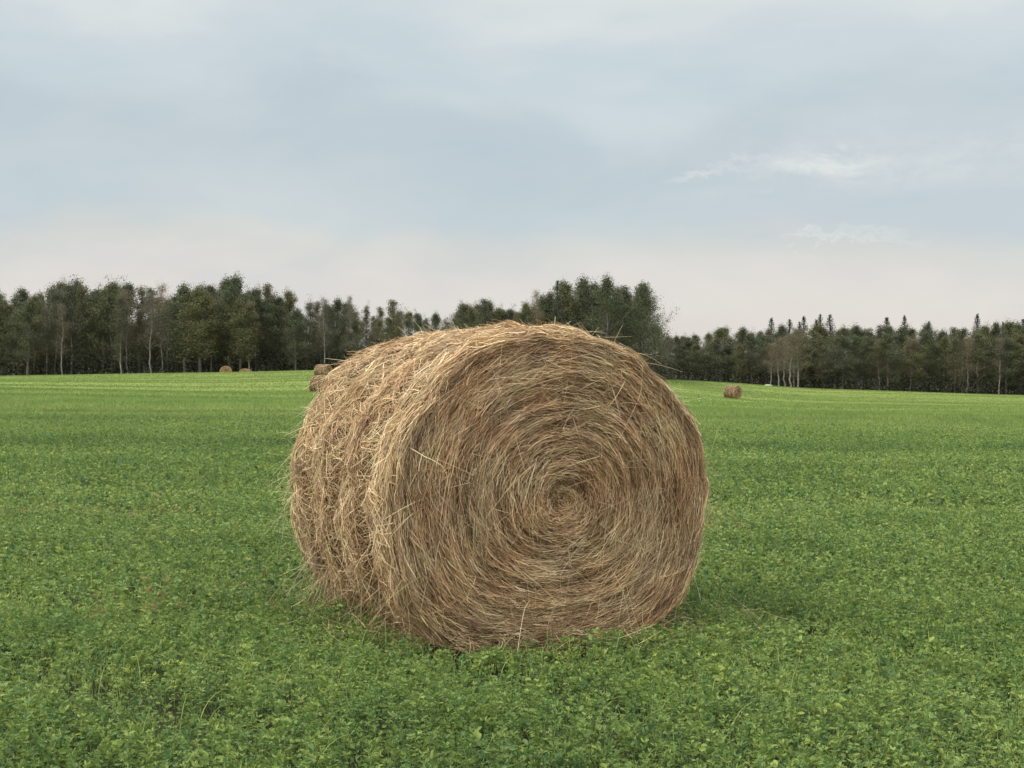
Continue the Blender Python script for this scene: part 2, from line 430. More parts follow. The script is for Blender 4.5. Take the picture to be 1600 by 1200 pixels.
    Tn = np.stack([-np.sin(phi), 0 * phi, np.cos(phi)], -1) * rg.choice([-1, 1], n)[:, None]
    D = norm(Nn * U(.05, .7, n)[:, None] + Tn + np.array([0, 1., 0]) * rg.normal(0, .5, n)[:, None])
    loose_set(n, P0, D, (.06, .22), .25, (.0018, .0032), (.72, .14), .2)
    # long flat ones lying on the surface of the side
    n = 900; phi = U(0, 2 * np.pi, n); tp = U(0, LEN, n)
    P0 = side_pt(phi, tp, .012); Nn = np.stack([np.cos(phi), 0 * phi, np.sin(phi)], -1)
    Tn = np.stack([-np.sin(phi), 0 * phi, np.cos(phi)], -1) * rg.choice([-1, 1], n)[:, None]
    D = norm(Nn * U(.0, .25, n)[:, None] + Tn * U(.1, 1, n)[:, None] + np.array([0, 1., 0]) * rg.normal(0, .8, n)[:, None])
    loose_set(n, P0, D, (.08, .26), .15, (.0020, .0034), (.78, .12), .25)
    # over the end
    n = 520; q = np.sqrt(U(.0, 1, n)); phi = U(0, 2 * np.pi, n)
    P0 = face_pt(q, phi, .012)
    D = np.stack([rg.normal(0, .6, n), -U(.02, .22, n), rg.normal(-.45, .6, n)], -1)
    loose_set(n, P0, norm(D), (.06, .30), .10, (.0018, .0030), (.74, .13), .22)
    # thin stalks dangling down from the top rim across the end
    n = 46; phi = U(.35, 2.8, n); P0 = side_pt(phi, np.full(n, .02), .01); P0[:, 1] -= .03
    D = np.stack([rg.normal(0, .12, n), -U(.02, .12, n), -np.ones(n)], -1)
    loose_set(n, P0, norm(D), (.10, .36), .0, (.0020, .0032), (.74, .1), .12)
    # the rim's fringe
    n = 520; phi = U(0, 2 * np.pi, n); P0 = side_pt(phi, U(.0, .09, n), .0)
    Tn = np.stack([-np.sin(phi), 0 * phi, np.cos(phi)], -1) * rg.choice([-1, 1], n)[:, None]
    Nn = np.stack([np.cos(phi), 0 * phi, np.sin(phi)], -1)
    D = norm(Tn + Nn * U(-.10, .18, n)[:, None] + np.array([0, -1., 0]) * U(0, .16, n)[:, None])
    loose_set(n, P0, D, (.08, .26), .1, (.0018, .0030), (.66, .16), .12)
    # far rim and left silhouette: longer, paler, some still green
    n = 190; phi = U(1.7, 4.3, n); tp = LEN - U(0, .30, n)
    P0 = side_pt(phi, tp, 0); Nn = np.stack([np.cos(phi), 0 * phi, np.sin(phi)], -1)
    Tn = np.stack([-np.sin(phi), 0 * phi, np.cos(phi)], -1) * rg.choice([-1, 1], n)[:, None]
    D = norm(Nn * U(.2, 1, n)[:, None] + Tn * U(.1, 1, n)[:, None] + np.array([0, 1., 0]) * U(-.6, .6, n)[:, None])
    loose_set(n, P0, D, (.08, .26), .45, (.0018, .0030), (.82, .10), .35)
    n = 13; phi = U(2.7, 4.0, n); P0 = side_pt(phi, LEN - U(0, .4, n), 0)
    D = np.stack([-U(.6, 1, n), rg.normal(0, .3, n), rg.normal(-.1, .6, n)], -1)
    loose_set(n, P0, norm(D), (.22, .46), .35, (.0018, .0026), (.93, .05), .3)
    # right and upper right silhouette
    n = 30; phi = U(-.5, 1.3, n); P0 = side_pt(phi, U(0, .3, n), 0)
    Tn = np.stack([np.sin(phi), 0 * phi, -np.cos(phi)], -1); Nn = np.stack([np.cos(phi), 0 * phi, np.sin(phi)], -1)
    D = norm(Tn * U(.3, 1, n)[:, None] + Nn * U(.2, .8, n)[:, None])
    loose_set(n, P0, D, (.12, .30), .25, (.0020, .0030), (.84, .08), .3)
    # sagging fringe round the foot, tinted darker as shade under the bale
    n = 1300; phi = U(3.45, 5.3, n); tp = U(0, LEN, n); P0 = side_pt(phi, tp, -.01)
    D = np.stack([rg.normal(-.35, .45, n), rg.normal(-.1, .5, n), -np.ones(n) * U(.5, 1, n)], -1)
    loose_set(n, P0, norm(D), (.08, .28), .2, (.0017, .0030), (.42, .20), .35)
    acc.build('loose_stalks', M_loose, root)
    return root

TH = R(25.5)
BX, BY = .205, 7.92
bale = make_bale('hay_bale', 1.0)
bale.location = (BX, BY, -.01); bale.rotation_euler = (0, 0, TH)
tag(bale, 'large round bale of coiled dry hay filling the foreground, its spiral end facing forward', 'hay bale', 'round hay bales on the field')
far = make_bale('hay_bale', .14, 2.6, False, 5)
spots = [ # px, distance, turn, sink, label
    (353, 249, 10, .62, 'small far hay bale before the left wood, larger and left one of a pair'),
    (381, 252, -8, .92, 'small far hay bale sunk behind the crest, right one of the left pair'),
    (513, 206, 60, .05, 'far hay bale just above a nearer one, half hidden by the big bale\'s left shoulder'),
    (515, 139, 52, .18, 'lower nearer hay bale of the two peeking out behind the big bale\'s left shoulder'),
    (1153, 206, 48, .0, 'lone far hay bale on the green slope to the right of the big bale')]
def copy_thing(src):
    c = src.copy(); col.objects.link(c)
    for ch in src.children:
        d = ch.copy(); col.objects.link(d); d.parent = c
        for g2 in ch.children:
            e = g2.copy(); col.objects.link(e); e.parent = d
    return c
for i, (px, D, rz, sink, lab) in enumerate(spots):
    o = far if i == 0 else copy_thing(far)
    x = (px - 800) / F * D
    o.location = (x, D, float(hz(x, D)) - sink); o.rotation_euler = (0, 0, R(rz)); o.scale = (1.06, 1.06, 1.06)
    tag(o, lab, 'hay bale', 'round hay bales on the field')

# ------------------------------------------------------------------ alfalfa and grass
def inside_bale(x, y, pad=0.0):
    dx, dy = x - BX, y - BY
    u = dx * math.cos(TH) + dy * math.sin(TH); v = -dx * math.sin(TH) + dy * math.cos(TH)
    return (np.abs(u) < .42 + pad) & (v > .0 - pad) & (v < LEN + pad)
def alf_col(t):
    geo = t.nodes.new('ShaderNodeNewGeometry'); pos = geo.outputs['Position']
    c, dr = field_color(t, pos, (.124, .185, .048), (.188, .262, .064), (.262, .335, .090), None)
    a = attr(t)
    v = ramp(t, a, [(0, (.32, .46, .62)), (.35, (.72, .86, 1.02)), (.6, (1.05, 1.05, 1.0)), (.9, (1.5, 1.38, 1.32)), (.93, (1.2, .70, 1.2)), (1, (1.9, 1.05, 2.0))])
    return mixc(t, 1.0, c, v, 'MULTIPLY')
M_alf = leafy('alfalfa_leaf', alf_col, .35, .5, .28)
acc = Acc()
def scatter(n, y0, y1, smax=.37):
    c = 1.6 / smax                              # uniform over a wedge widened by 1.6 m on each side
    y = np.sqrt(rng.uniform((y0 + c) ** 2, (y1 + c) ** 2, n)) - c; x = rng.uniform(-1, 1, n) * (smax * y + 1.6)
    return x, y
def vnoise(x, y, f, seed):
    r = np.random.default_rng(seed); v = 0
    for _ in range(5):
        a = r.uniform(0, 2 * np.pi); k = f * r.uniform(.6, 1.6)
        v = v + np.sin((x * np.cos(a) + y * np.sin(a)) * k + r.uniform(0, 6.28))
    return v / 5
def leaves(C, D, size, tint, ratio=.42, full=True):
    """folded leaflets: C base points, D unit directions, size length"""
    n = len(C)
    Sd = norm(np.cross(D, rng.normal(0, 1, (n, 3)))); Up = np.cross(Sd, D); Up *= np.sign(Up[:, 2:3] + 1e-6)
    L_ = size[:, None]; w = L_ * ratio * .5; fold = w * .45
    if full:
        V = np.stack([C, C + D * L_ * .35 - Sd * w + Up * fold, C + D * L_ * .75 - Sd * w * .85 + Up * fold, C + D * L_ - Up * fold * .3,
                      C + D * L_ * .75 + Sd * w * .85 + Up * fold, C + D * L_ * .35 + Sd * w + Up * fold], 1)
        b = np.arange(n)[:, None] * 6
        q = np.concatenate([b + np.array([0, 1, 2, 3]), b + np.array([0, 3, 4, 5])])
        acc.add(V.reshape(-1, 3), q, np.repeat(tint, 6))
    else:
        V = np.stack([C, C + D * L_ * .55 - Sd * w, C + D * L_, C + D * L_ * .55 + Sd * w], 1)
        b = np.arange(n)[:, None] * 4
        acc.add(V.reshape(-1, 3), b + np.array([0, 1, 2, 3]), np.repeat(tint, 4))
def plants(n, y0, y1, hr, nodes, leafsz, ratio, full, upward, trip=True):
    x, y = scatter(n, y0, y1)
    keep = ~inside_bale(x, y, .02)
    gap = vnoise(x, y, 5.0, 11) + .6 * vnoise(x, y, 11, 12)
    keep &= (rng.uniform(0, 1, n) < np.clip(1.15 + 1.2 * gap, .28, 1))
    if y0 > 12: keep &= rng.uniform(0, 1, n) < np.clip((46 - y) / 24, 0, 1)
    x, y, gap = x[keep], y[keep], gap[keep]; n = len(x)
    z = hz(x, y)
    # plants right at the foot of the bale are crushed a little lower
    near = inside_bale(x, y, .22)
    h = rng.uniform(*hr, n) * (1 + .38 * vnoise(x, y, 2.2, 21) + .30 * np.clip(gap, -1, 1)); h[near] *= .8
    lean = rng.normal(0, .28, (n, 2))
    top = np.stack([x + lean[:, 0] * h, y + lean[:, 1] * h, z + h], -1); bot = np.stack([x, y, z], -1)
    pt = np.clip(rng.normal(.42, .15, n), 0, .9)
    dryp = vnoise(x, y, 1.9, 31) + .5 * vnoise(x, y, 6, 32) > .62
    if y0 < 12: pt = np.where(dryp & (rng.uniform(0, 1, n) < .16), rng.uniform(.92, 1, n), pt)
    # stems
    if y0 < 12:
        mid = (top + bot) / 2 + rng.normal(0, .006, (n, 3))
        ribbons(acc, np.stack([bot, mid, top], 1), norm(np.stack([rng.normal(0, 1, n), rng.normal(0, .4, n), 0 * x], -1)),
                np.full(n, .0022), pt * .8, .6)
    for k in range(nodes):
        f = rng.uniform(.30, 1.03, n) if nodes > 4 else rng.uniform(.4, 1.05, n)
        C = bot + (top - bot) * f[:, None]
        az = rng.uniform(0, 2 * np.pi, n); el = rng.uniform(-.1, 1.0, n) * upward
        Dm = np.stack([np.cos(az) * np.cos(el), np.sin(az) * np.cos(el), np.sin(el)], -1)
        C = C + Dm * (leafsz * .5)
        sz = rng.uniform(.5, 1.45, n) * leafsz * (1.15 - .35 * f)
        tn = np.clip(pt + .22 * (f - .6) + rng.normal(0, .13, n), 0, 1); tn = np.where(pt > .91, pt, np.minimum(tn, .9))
        for j in ((-1, 0, 1) if trip else (0,)):
            a2 = j * .95
            D2 = norm(np.stack([Dm[:, 0] * math.cos(a2) - Dm[:, 1] * math.sin(a2), Dm[:, 0] * math.sin(a2) + Dm[:, 1] * math.cos(a2), Dm[:, 2]], -1)
                      + rng.normal(0, .16, (n, 3)))
            leaves(C, D2, sz, tn, ratio, full)
def band(y0, y1): return .37 * (y1 ** 2 - y0 ** 2) + 3.2 * (y1 - y0)
plants(int(band(4.6, 9) * 620), 4.6, 9, (.07, .165), 8, .0205, .31, True, 1.0)
plants(int(band(4.6, 12) * 22), 4.6, 12, (.10, .20), 9, .030, .50, True, .9)
plants(int(band(9, 15) * 360), 9, 15, (.07, .15), 6, .025, .46, False, 1.0)
plants(int(band(15, 46) * 190), 15, 46, (.06, .15), 5, .036, .42, False, 1.2)
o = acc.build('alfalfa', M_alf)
tag(o, 'low leafy green alfalfa covering the foreground around the bale', 'alfalfa', kind='stuff')
# mid and far regrowth: upright blades that give the field its nap
acc = Acc()
def blades(n, y0, y1, hr, w):
    x, y = scatter(n, y0, y1, .36); z = hz(x, y)
    if y0 < 12:
        k = ~inside_bale(x, y, .05); x, y, z = x[k], y[k], z[k]; n = len(x)
    k = y < np.interp(x / np.maximum(y, 1) * F + 800, [0, 650, 700, 860, 1020, 1060, 1660], [255, 257, 284, 267, 269, 302, 302])
    x, y, z = x[k], y[k], z[k]; n = len(x)
    h = rng.uniform(*hr, n) * (1 + .25 * vnoise(x * .2, y, .9, 5))
    az = rng.uniform(0, 2 * np.pi, n); b = h * rng.uniform(.1, .7, n)
    P0 = np.stack([x, y, z - .01], -1); d = np.stack([np.cos(az) * b, np.sin(az) * b, h], -1)
    P = np.stack([P0, P0 + d * np.array([.4, .4, .62]), P0 + d], 1)
    tn = np.clip(rng.normal(.47, .17, n), 0, .9); dr = rng.uniform(0, 1, n) < .008; tn[dr] = rng.uniform(.92, 1, dr.sum())
    ribbons(acc, P, norm(np.stack([rng.normal(0, 1, n), rng.normal(0, .5, n), 0 * x], -1)), w * rng.uniform(.6, 1.3, n), tn, .15)
blades(int(band(7, 30) * 230), 7, 30, (.05, .14), .006)
blades(int(band(30, 70) * 200), 30, 70, (.04, .12), .014)
blades(int(band(70, 150) * 40), 70, 150, (.06, .16), .035)
blades(int(band(150, 304) * 14), 150, 304, (.05, .12), .06)
o = acc.build('field_grass', M_alf)
tag(o, 'short green regrowth across the open field behind the bale', 'grass', kind='stuff')
# long grass blades among the alfalfa, arching
acc = Acc()
n = 3600; x, y = scatter(n, 4.6, 12); k = ~inside_bale(x, y, .1); x, y = x[k], y[k]; n = len(x)
K3 = 7; s3 = np.linspace(0, 1, K3)[None, :]
az = rng.uniform(0, 2 * np.pi, n); ln = rng.uniform(.10, .26, n); be = rng.uniform(.2, 1.2, n)
P = np.stack([x[:, None] + np.cos(az)[:, None] * be[:, None] * s3 ** 2 * ln[:, None] * .8,
              y[:, None] + np.sin(az)[:, None] * be[:, None] * s3 ** 2 * ln[:, None] * .8,
              hz(x, y)[:, None] + (s3 - .45 * be[:, None] * s3 ** 3) * ln[:, None]], -1)
ribbons(acc, P, norm(np.stack([-np.sin(az) + rng.normal(0, .3, n), np.cos(az), .3 + 0 * x], -1)), rng.uniform(.003, .0062, n), rng.uniform(.5, .9, n), .2)
o = acc.build('grass_blades', M_alf)
tag(o, 'long arching grass blades scattered among the foreground alfalfa', 'grass', kind='stuff')
# hay litter on the ground round the bale
acc = Acc()
def litter(n, cx, cy, sx, sy, z0=.03, z1=.13):
    x = rng.normal(cx, sx, n); y = rng.normal(cy, sy, n)
    D = norm(np.stack([rng.normal(0, 1, n), rng.normal(0, 1, n), rng.normal(0, .25, n)], -1)); ln = rng.uniform(.05, .22, n)
    P0 = np.stack([x, y, rng.uniform(z0, z1, n)], -1); C = rng.normal(0, .2, (n, 3))
    P = P0[:, None] + (D[:, None] * s3[..., None] + C[:, None] * (s3 ** 2)[..., None]) * ln[:, None, None]
    P[..., 2] = np.maximum(P[..., 2], .01)
    ribbons(acc, P, norm(np.cross(D, np.array([0, 0, 1.]) + rng.normal(0, .3, (n, 3)))), rng.uniform(.002, .0036, n), np.clip(rng.normal(.5, .18, n), 0, .92), .5)
f0 = np.array([BX, BY]); ax = np.array([-math.sin(TH), math.cos(TH)]); uu = np.array([math.cos(TH), math.sin(TH)])
for a, b_, n, sx, sy in ((-.45, .1, 420, .14, .08), (-.5, .5, 380, .12, .12), (-.55, 1.0, 300, .14, .15), (0, -.03, 320, .28, .05), (.62, .05, 120, .1, .1),
                         (.95, .2, 90, .22, .15), (-.75, .7, 220, .2, .25), (-.7, 1.35, 120, .15, .15), (.2, -.3, 60, .5, .2)):
    c_ = f0 + uu * a + ax * b_
    litter(int(n * 1.5), c_[0], c_[1], sx, sy)
o = acc.build('hay_litter', M_loose)
tag(o, 'scattered dry hay stalks fallen in the grass round the foot of the bale', 'hay litter', kind='stuff')

# ------------------------------------------------------------------ trees
def fol_mat(name, dark, mid, light, trans=.25):
    def f(t):
        a = attr(t)
        c = ramp(t, a, [(0, dark), (.5, mid), (1, light)])
        oi = t.nodes.new('ShaderNodeObjectInfo')
        v = ramp(t, oi.outputs['Random'], [(0, (.78, .82, .9)), (.5, (1, 1, 1)), (1, (1.25, 1.15, .95))])
        return mixc(t, 1.0, c, v, 'MULTIPLY')
    return leafy(name, f, trans, .6, .2)
M_aspen = fol_mat('aspen_leaves', (.056, .060, .038), (.104, .110, .066), (.165, .166, .100))
M_poplar = fol_mat('poplar_leaves', (.050, .060, .032), (.096, .110, .056), (.150, .162, .085))
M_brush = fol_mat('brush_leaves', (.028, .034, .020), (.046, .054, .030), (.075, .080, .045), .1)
M_bare = fol_mat('thin_leaves', (.085, .076, .052), (.135, .118, .082), (.19, .165, .115))
M_spruce = fol_mat('spruce_needles', (.018, .027, .020), (.032, .045, .030), (.05, .066, .042), .05)
m, t, out = mat_new('pale_bark'); nz = noise_of(t, objco(t), (1, 1, .4), 5, 4, .6)
principled(t, out, ramp(t, nz, [(.35, (.10, .09, .08)), (.55, (.22, .205, .185)), (.7, (.36, .34, .31))]), .85, .2); M_barkp = m
m, t, out = mat_new('grey_bark'); nz = noise_of(t, objco(t), (1, 1, .4), 5, 4, .6)
principled(t, out, ramp(t, nz, [(.35, (.05, .042, .036)), (.6, (.13, .115, .10))]), .9, .15); M_barkg = m

def make_tree(name, kind, H, seed):
    rg = np.random.default_rng(seed); U = rg.uniform
    root = empty(name, (0, 0, 0))
    tr = Acc(); cr = Acc()
    # trunk with a slight wander
    k = 12; zs = np.linspace(-.5, H * .97, k); wob = np.cumsum(rg.normal(0, .07 if kind != 'spruce' else .02, (k, 2)), 0) * H / 13
    wob[:2] = 0
    r0 = {'aspen': .13, 'bare': .12, 'poplar': .22, 'spruce': .17}[kind] * H / 13
    rad = r0 * (1 - .88 * (np.clip(zs, 0, None) / H))
    TP = np.concatenate([wob, zs[:, None]], 1)
    tube(tr, TP, rad, 6)
    at = lambda h: np.array([np.interp(h, zs, TP[:, i]) for i in range(3)])
    pts = []; wts = []
    def limb(h, az, el, ln, r, curve):
        P0 = at(h); n = 6; ss = np.linspace(0, 1, n)
        d = np.array([math.cos(az) * math.cos(el), math.sin(az) * math.cos(el), math.sin(el)])
        P = P0 + d * ln * ss[:, None]; P[:, 2] += curve * ln * ss ** 2
        P += np.cumsum(rg.normal(0, .03 * ln, (n, 3)), 0) * (ss[:, None] > 0)
        tube(tr, P, r * (1 - .85 * ss), 4)
        return P, ss
    if kind in ('aspen', 'bare', 'poplar'):
        h0 = {'aspen': .16, 'bare': .28, 'poplar': .12}[kind] * H
        nb = {'aspen': 52, 'bare': 50, 'poplar': 60}[kind]
        wid = {'aspen': .165, 'bare': .14, 'poplar': .25}[kind] * H
        for i in range(nb):
            f = (i + U(0, 1)) / nb; h = h0 + (H * .96 - h0) * f
            prof = (math.sin(np.pi * min(1, (f * .80 + .22))) ** .8) * U(.5, 1.25)
            if kind != 'poplar': prof = (1.0 - .80 * f ** 1.3) * U(.35, 1.35) * (.55 + .45 * min(1, f * 4))
            ln = max(.35, wid * prof)
            az = U(0, 2 * np.pi); el = U(.25, .95) if kind != 'poplar' else U(.1, .9)
            P, ss = limb(h, az, el, ln, r0 * .28 * (1 - .7 * f), .15)
            for j in range(3):
                a2 = az + rg.normal(0, .9); e2 = el + rg.normal(0, .4); q0 = P[rg.integers(2, 5)]; l2 = ln * U(.3, .6)
                Q = q0 + np.array([math.cos(a2) * math.cos(e2), math.sin(a2) * math.cos(e2), math.sin(e2)]) * l2 * np.linspace(0, 1, 4)[:, None]
                tube(tr, Q, r0 * .10 * np.linspace(1, .25, 4), 3); pts.append(Q[1:]); wts.append(np.full(3, .8))
            pts.append(P[2:]); wts.append(np.full(4, 1.))
        for i in range(9 if kind != 'poplar' else 16):              # upright leaders that break up the outline
            hq = H * U(.62, .93); P, ss = limb(hq, U(0, 6.28), U(.9, 1.4), H * U(.05, .13), r0 * .12, .2)
            pts.append(P[2:])
        pts.append(TP[-3:]); wts.append(np.full(3, .6))
        C = np.concatenate(pts); nleaf = {'aspen': 13, 'bare': 11, 'poplar': 20}[kind]; sp = {'aspen': .33, 'bare': .38, 'poplar': .42}[kind]
        hh = (C[:, 2] - h0) / (H - h0); keepc = U(0, 1, len(C)) < np.clip(.45 + 1.2 * hh, .45, .92); C = C[keepc]
        ct = rg.normal(.5, .24, len(C))                        # each clump has a tone of its own
        C2 = np.repeat(C, nleaf, 0) + rg.normal(0, 1, (len(C) * nleaf, 3)) * np.array([sp, sp, sp * .8]) * np.repeat(1.1 - .35 * hh[keepc], nleaf)[:, None]
        tn = np.repeat(ct, nleaf) + rg.normal(0, .14, len(C2)) 
        sz = U(.07, .165, len(C2)) * (1.0 if kind != 'bare' else .6) * (1.15 if kind == 'poplar' else 1)
        D = norm(rg.normal(0, 1, (len(C2), 3))); S = norm(np.cross(D, rg.normal(0, 1, (len(C2), 3))))
    else:
        C2 = []; D = []
        nb = 250
        for i in range(nb):
            f = (i / nb) ** .9; h = H * (.06 + .93 * f); az = U(0, 2 * np.pi)
            ln = (H * .18 * (1 - f) ** .8 + .10) * U(.7, 1.2); el = -.25 + .5 * f
            P, ss = limb(h, az, el, ln, r0 * .2 * (1 - .8 * f), .12)
            m_ = 18; a = U(0.0, 1, m_); base = np.stack([np.interp(a, ss, P[:, q]) for q in range(3)], -1)
            C2.append(base + rg.normal(0, 1, (m_, 3)) * np.array([.10 * (1.05 - f), .10 * (1.05 - f), .16]) + np.array([0, 0, -.05]))
            dd = np.array([math.cos(az), math.sin(az), -.35]) + rg.normal(0, .55, (m_, 3)); D.append(dd)
        C2 = np.concatenate(C2); D = norm(np.concatenate(D)); S = norm(np.cross(D, rg.normal(0, 1, (len(C2), 3))))
        tn = rg.normal(.5, .2, len(C2)); sz = U(.22, .42, len(C2)) * np.clip(1.3 - C2[:, 2] / H, .42, 1)
    n = len(C2); Lq = sz[:, None]; w = Lq * (.42 if kind != 'spruce' else .22)
    V = np.stack([C2 - D * Lq * .5, C2 + S * w, C2 + D * Lq * .5, C2 - S * w], 1).reshape(-1, 3)
    cr.add(V, np.arange(n)[:, None] * 4 + np.array([0, 1, 2, 3]), np.repeat(np.clip(tn, 0, 1), 4))
    tr.build('trunk', {'aspen': M_barkg, 'bare': M_barkp, 'poplar': M_barkg, 'spruce': M_barkg}[kind] if seed % 2 else M_barkp, root)
    cr.build('crown', {'aspen': M_aspen, 'bare': M_bare, 'poplar': M_poplar, 'spruce': M_spruce}[kind], root)
    return root
protos = {'aspen': [make_tree('aspen_tree', 'aspen', 13, s) for s in (11, 12, 13, 15, 17)],
          'bare': [make_tree('bare_aspen_tree', 'bare', 12, s) for s in (22, 24)],
          'poplar': [make_tree('poplar_tree', 'poplar', 14, s) for s in (31, 32, 33, 35)],
          'spruce': [make_tree('spruce_tree', 'spruce', 12, s) for s in (41, 43)]}
used = set()
HT = {'aspen': 13., 'bare': 12., 'poplar': 14., 'spruce': 12.}
CAT = 'tree'
def place_tree(kind, px, D, topY, label, group, wide=1.0):
    """a tree whose foot stands at ground level px/D and whose top reaches the height seen in the photo"""
    x = (px - 800) / F * D; z = float(hz(x, D))
    H = (EYE + (555 - topY) / F * D) - z
    src = protos[kind][int(rng.integers(len(protos[kind])))]
    if src.name in used: o = copy_thing(src)
    else: o = src; used.add(src.name)
    s = H / HT[kind]
    o.location = (x, D, z); o.rotation_euler = (0, 0, rng.uniform(0, 6.28)); o.scale = (s * wide, s * wide, s)
    tag(o, label, 'tree', group); return o
# height of the tree tops across the picture (photo pixels)
TX = [-60, 120, 260, 350, 400, 430, 470, 520, 560, 600, 640, 655, 700, 716, 760, 790, 815, 850, 875, 940, 985, 1012, 1028, 1045, 1100, 1150, 1190, 1250, 1330, 1450, 1660]
TY = [452, 440, 446, 434, 438, 450, 462, 466, 478, 472, 482, 492, 494, 468, 466, 482, 476, 462, 440, 436, 440, 446, 498, 514, 508, 510, 506, 508, 498, 504, 496]
top = lambda px: float(np.interp(px, TX, TY))
LW = 'trees of the wood left of the big bale'; CG = 'trees of the grove behind the big bale'; RW = 'trees of the wood right of the big bale'
GR = [LW, CG, RW]
LOOK = {'aspen': 'slender thin-crowned aspen', 'bare': 'pale-stemmed tree with hardly any leaves', 'poplar': 'leafy dark green poplar', 'spruce': 'dark pointed spruce'}
def where(px, zone):
    if zone == 0:
        for lim, w_ in ((180, 'at the picture\'s left end'), (330, 'left of the small bale pair'), (400, 'above the small bale pair'),
                        (480, 'just right of the small bale pair'), (570, 'left of the big bale\'s shoulder')):
            if px < lim: return w_
        return 'over the big bale\'s left shoulder'
    if zone == 1:
        for lim, w_ in ((716, 'over the bale top\'s left end'), (800, 'over the middle of the bale\'s side'), (868, 'just left of the tall grove'), (950, 'left half of the tall grove')):
            if px < lim: return w_
        return 'right half of the tall grove'
    for lim, w_ in ((1100, 'next to the big bale'), (1180, 'above the lone far bale'), (1260, 'near the pale rock'), (1400, 'right of the pale trunks'), (1520, 'towards the picture\'s right end')):
        if px < lim: return w_
    return 'at the picture\'s right end'
def row(x0, x1, step, d0, d1, kinds, dy0, dy1, zone, rname, wide=1.0):
    px = x0
    while px < x1:
        p_ = px + rng.uniform(-.4, .4) * step; D = rng.uniform(d0, d1)
        kd = kinds[int(rng.integers(len(kinds)))]
        if kd == 'spruce' and rng.uniform() < (.25 if p_ < 1290 else .6): px += step; continue
        place_tree(kd, p_, D, top(p_) + rng.uniform(dy0, dy1), LOOK[kd] + ', ' + rname + ' row, ' + where(p_, zone), GR[zone], wide * rng.uniform(.85, 1.2))
        px += step
# left wood
row(-20, 650, 15, 255, 262, ['aspen', 'poplar', 'aspen', 'poplar', 'bare'], -4, 40, 0, 'front', 1.08)
row(-20, 655, 14, 266, 276, ['aspen', 'poplar', 'poplar'], -6, 26, 0, 'second', 1.0)
row(-20, 650, 19, 280, 292, ['poplar', 'aspen', 'poplar'], 44, 72, 0, 'third', 1.3)
row(-20, 650, 26, 296, 310, ['poplar'], 62, 84, 0, 'rear', 1.9)
# centre
row(660, 715, 11, 300, 312, ['bare', 'aspen', 'poplar'], -4, 12, 1, 'rear')
row(716, 870, 12, 272, 286, ['poplar', 'poplar', 'aspen', 'bare'], 0, 18, 1, 'front', 1.15)
row(720, 870, 16, 287, 291, ['poplar'], 8, 20, 1, 'second', 1.3)
row(705, 1030, 26, 292, 306, ['poplar', 'aspen'], 28, 42, 1, 'rear', 1.2)
row(868, 1016, 22, 270, 278, ['poplar', 'poplar', 'aspen'], -3, 12, 1, 'front')
row(880, 1022, 26, 282, 290, ['poplar'], 4, 24, 1, 'second', 1.1)
# right wood
row(1034, 1640, 20, 304, 310, ['poplar', 'poplar', 'aspen', 'poplar', 'bare'], 10, 30, 2, 'front', 1.4)
row(1034, 1640, 17, 313, 322, ['poplar', 'aspen', 'poplar'], 0, 16, 2, 'second', 1.25)
row(1034, 1640, 26, 326, 338, ['poplar', 'poplar'], 14, 30, 2, 'third', 1.6)
row(1188, 1640, 14, 340, 348, ['spruce'], -16, 4, 2, 'rear', 1.3)
# ones that stand out
place_tree('spruce', 871, 268, 437, 'dark narrow tree rising at the left end of the tall grove, above the big bale', CG, .9)
place_tree('poplar', 948, 266, 434, 'tallest broad poplar in the middle of the grove behind the big bale', CG)
place_tree('poplar', 1003, 267, 445, 'broad poplar forming the right end of the tall grove', CG)
place_tree('aspen', 613, 257, 468, 'dense small-crowned tree near the right end of the left wood', LW, 1.3)
place_tree('bare', 547, 258, 461, 'thin tree whose bare tip pokes above the left wood', LW, .7)
place_tree('bare', 734 + 103, 268, 452, 'bare pale treetop just left of the tall grove', CG, .9)
for px, D, ty, lb in ((1217, 296, 530, 'brown thin-leaved tree near the right edge of the field, left of the pale trunks'),
                      (1204, 299, 536, 'low brown thin-leaved tree at the left end of the brown clump by the right wood'),
                      (1227, 301, 524, 'brown thin-leaved tree in the middle of the brown clump by the right wood'),
                      (1236, 293, 520, 'brown tree with a thick pale trunk at the edge of the right wood'),
                      (1247, 294, 512, 'tallest brown tree with a slim pale trunk at the edge of the right wood')):
    place_tree('bare', px, D, ty, lb, RW, 1.9)
for L_ in protos.values():                     # a source that no spot picked is not part of the place
    for r_ in L_:
        if r_.name not in used:
            for ch in list(r_.children): bpy.data.objects.remove(ch)
            bpy.data.objects.remove(r_)

# forest floor of dead leaves under the woods
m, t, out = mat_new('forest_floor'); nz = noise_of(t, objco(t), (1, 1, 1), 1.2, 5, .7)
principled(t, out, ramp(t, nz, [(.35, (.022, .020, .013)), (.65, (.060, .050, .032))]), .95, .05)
pf = np.linspace(-400, 2000, 161); dd_ = np.linspace(0, 1, 40) ** 1.4
e_ = np.interp(pf, [0, 650, 700, 860, 1020, 1060, 1660], [256, 258, 285, 268, 270, 304, 304]) + .6 * np.sin(pf * .13) + .4 * np.sin(pf * .37)
dd_ = np.linspace(0, 1, 40) ** 2.6
DD = e_[None, :] + dd_[:, None] * (3800 - e_[None, :]); XX = (pf[None, :] - 800) / F * DD
nj = len(pf); ii = np.arange(39)[:, None] * nj + np.arange(nj - 1)[None, :]
o = mesh('forest_floor', np.stack([XX, DD, hz(XX, DD) + .06 + .5 * np.clip((DD - 300) / 300, 0, 1)], -1).reshape(-1, 3), np.stack([ii, ii + 1, ii + nj + 1, ii + nj], -1).reshape(-1, 4), m, smooth=True)
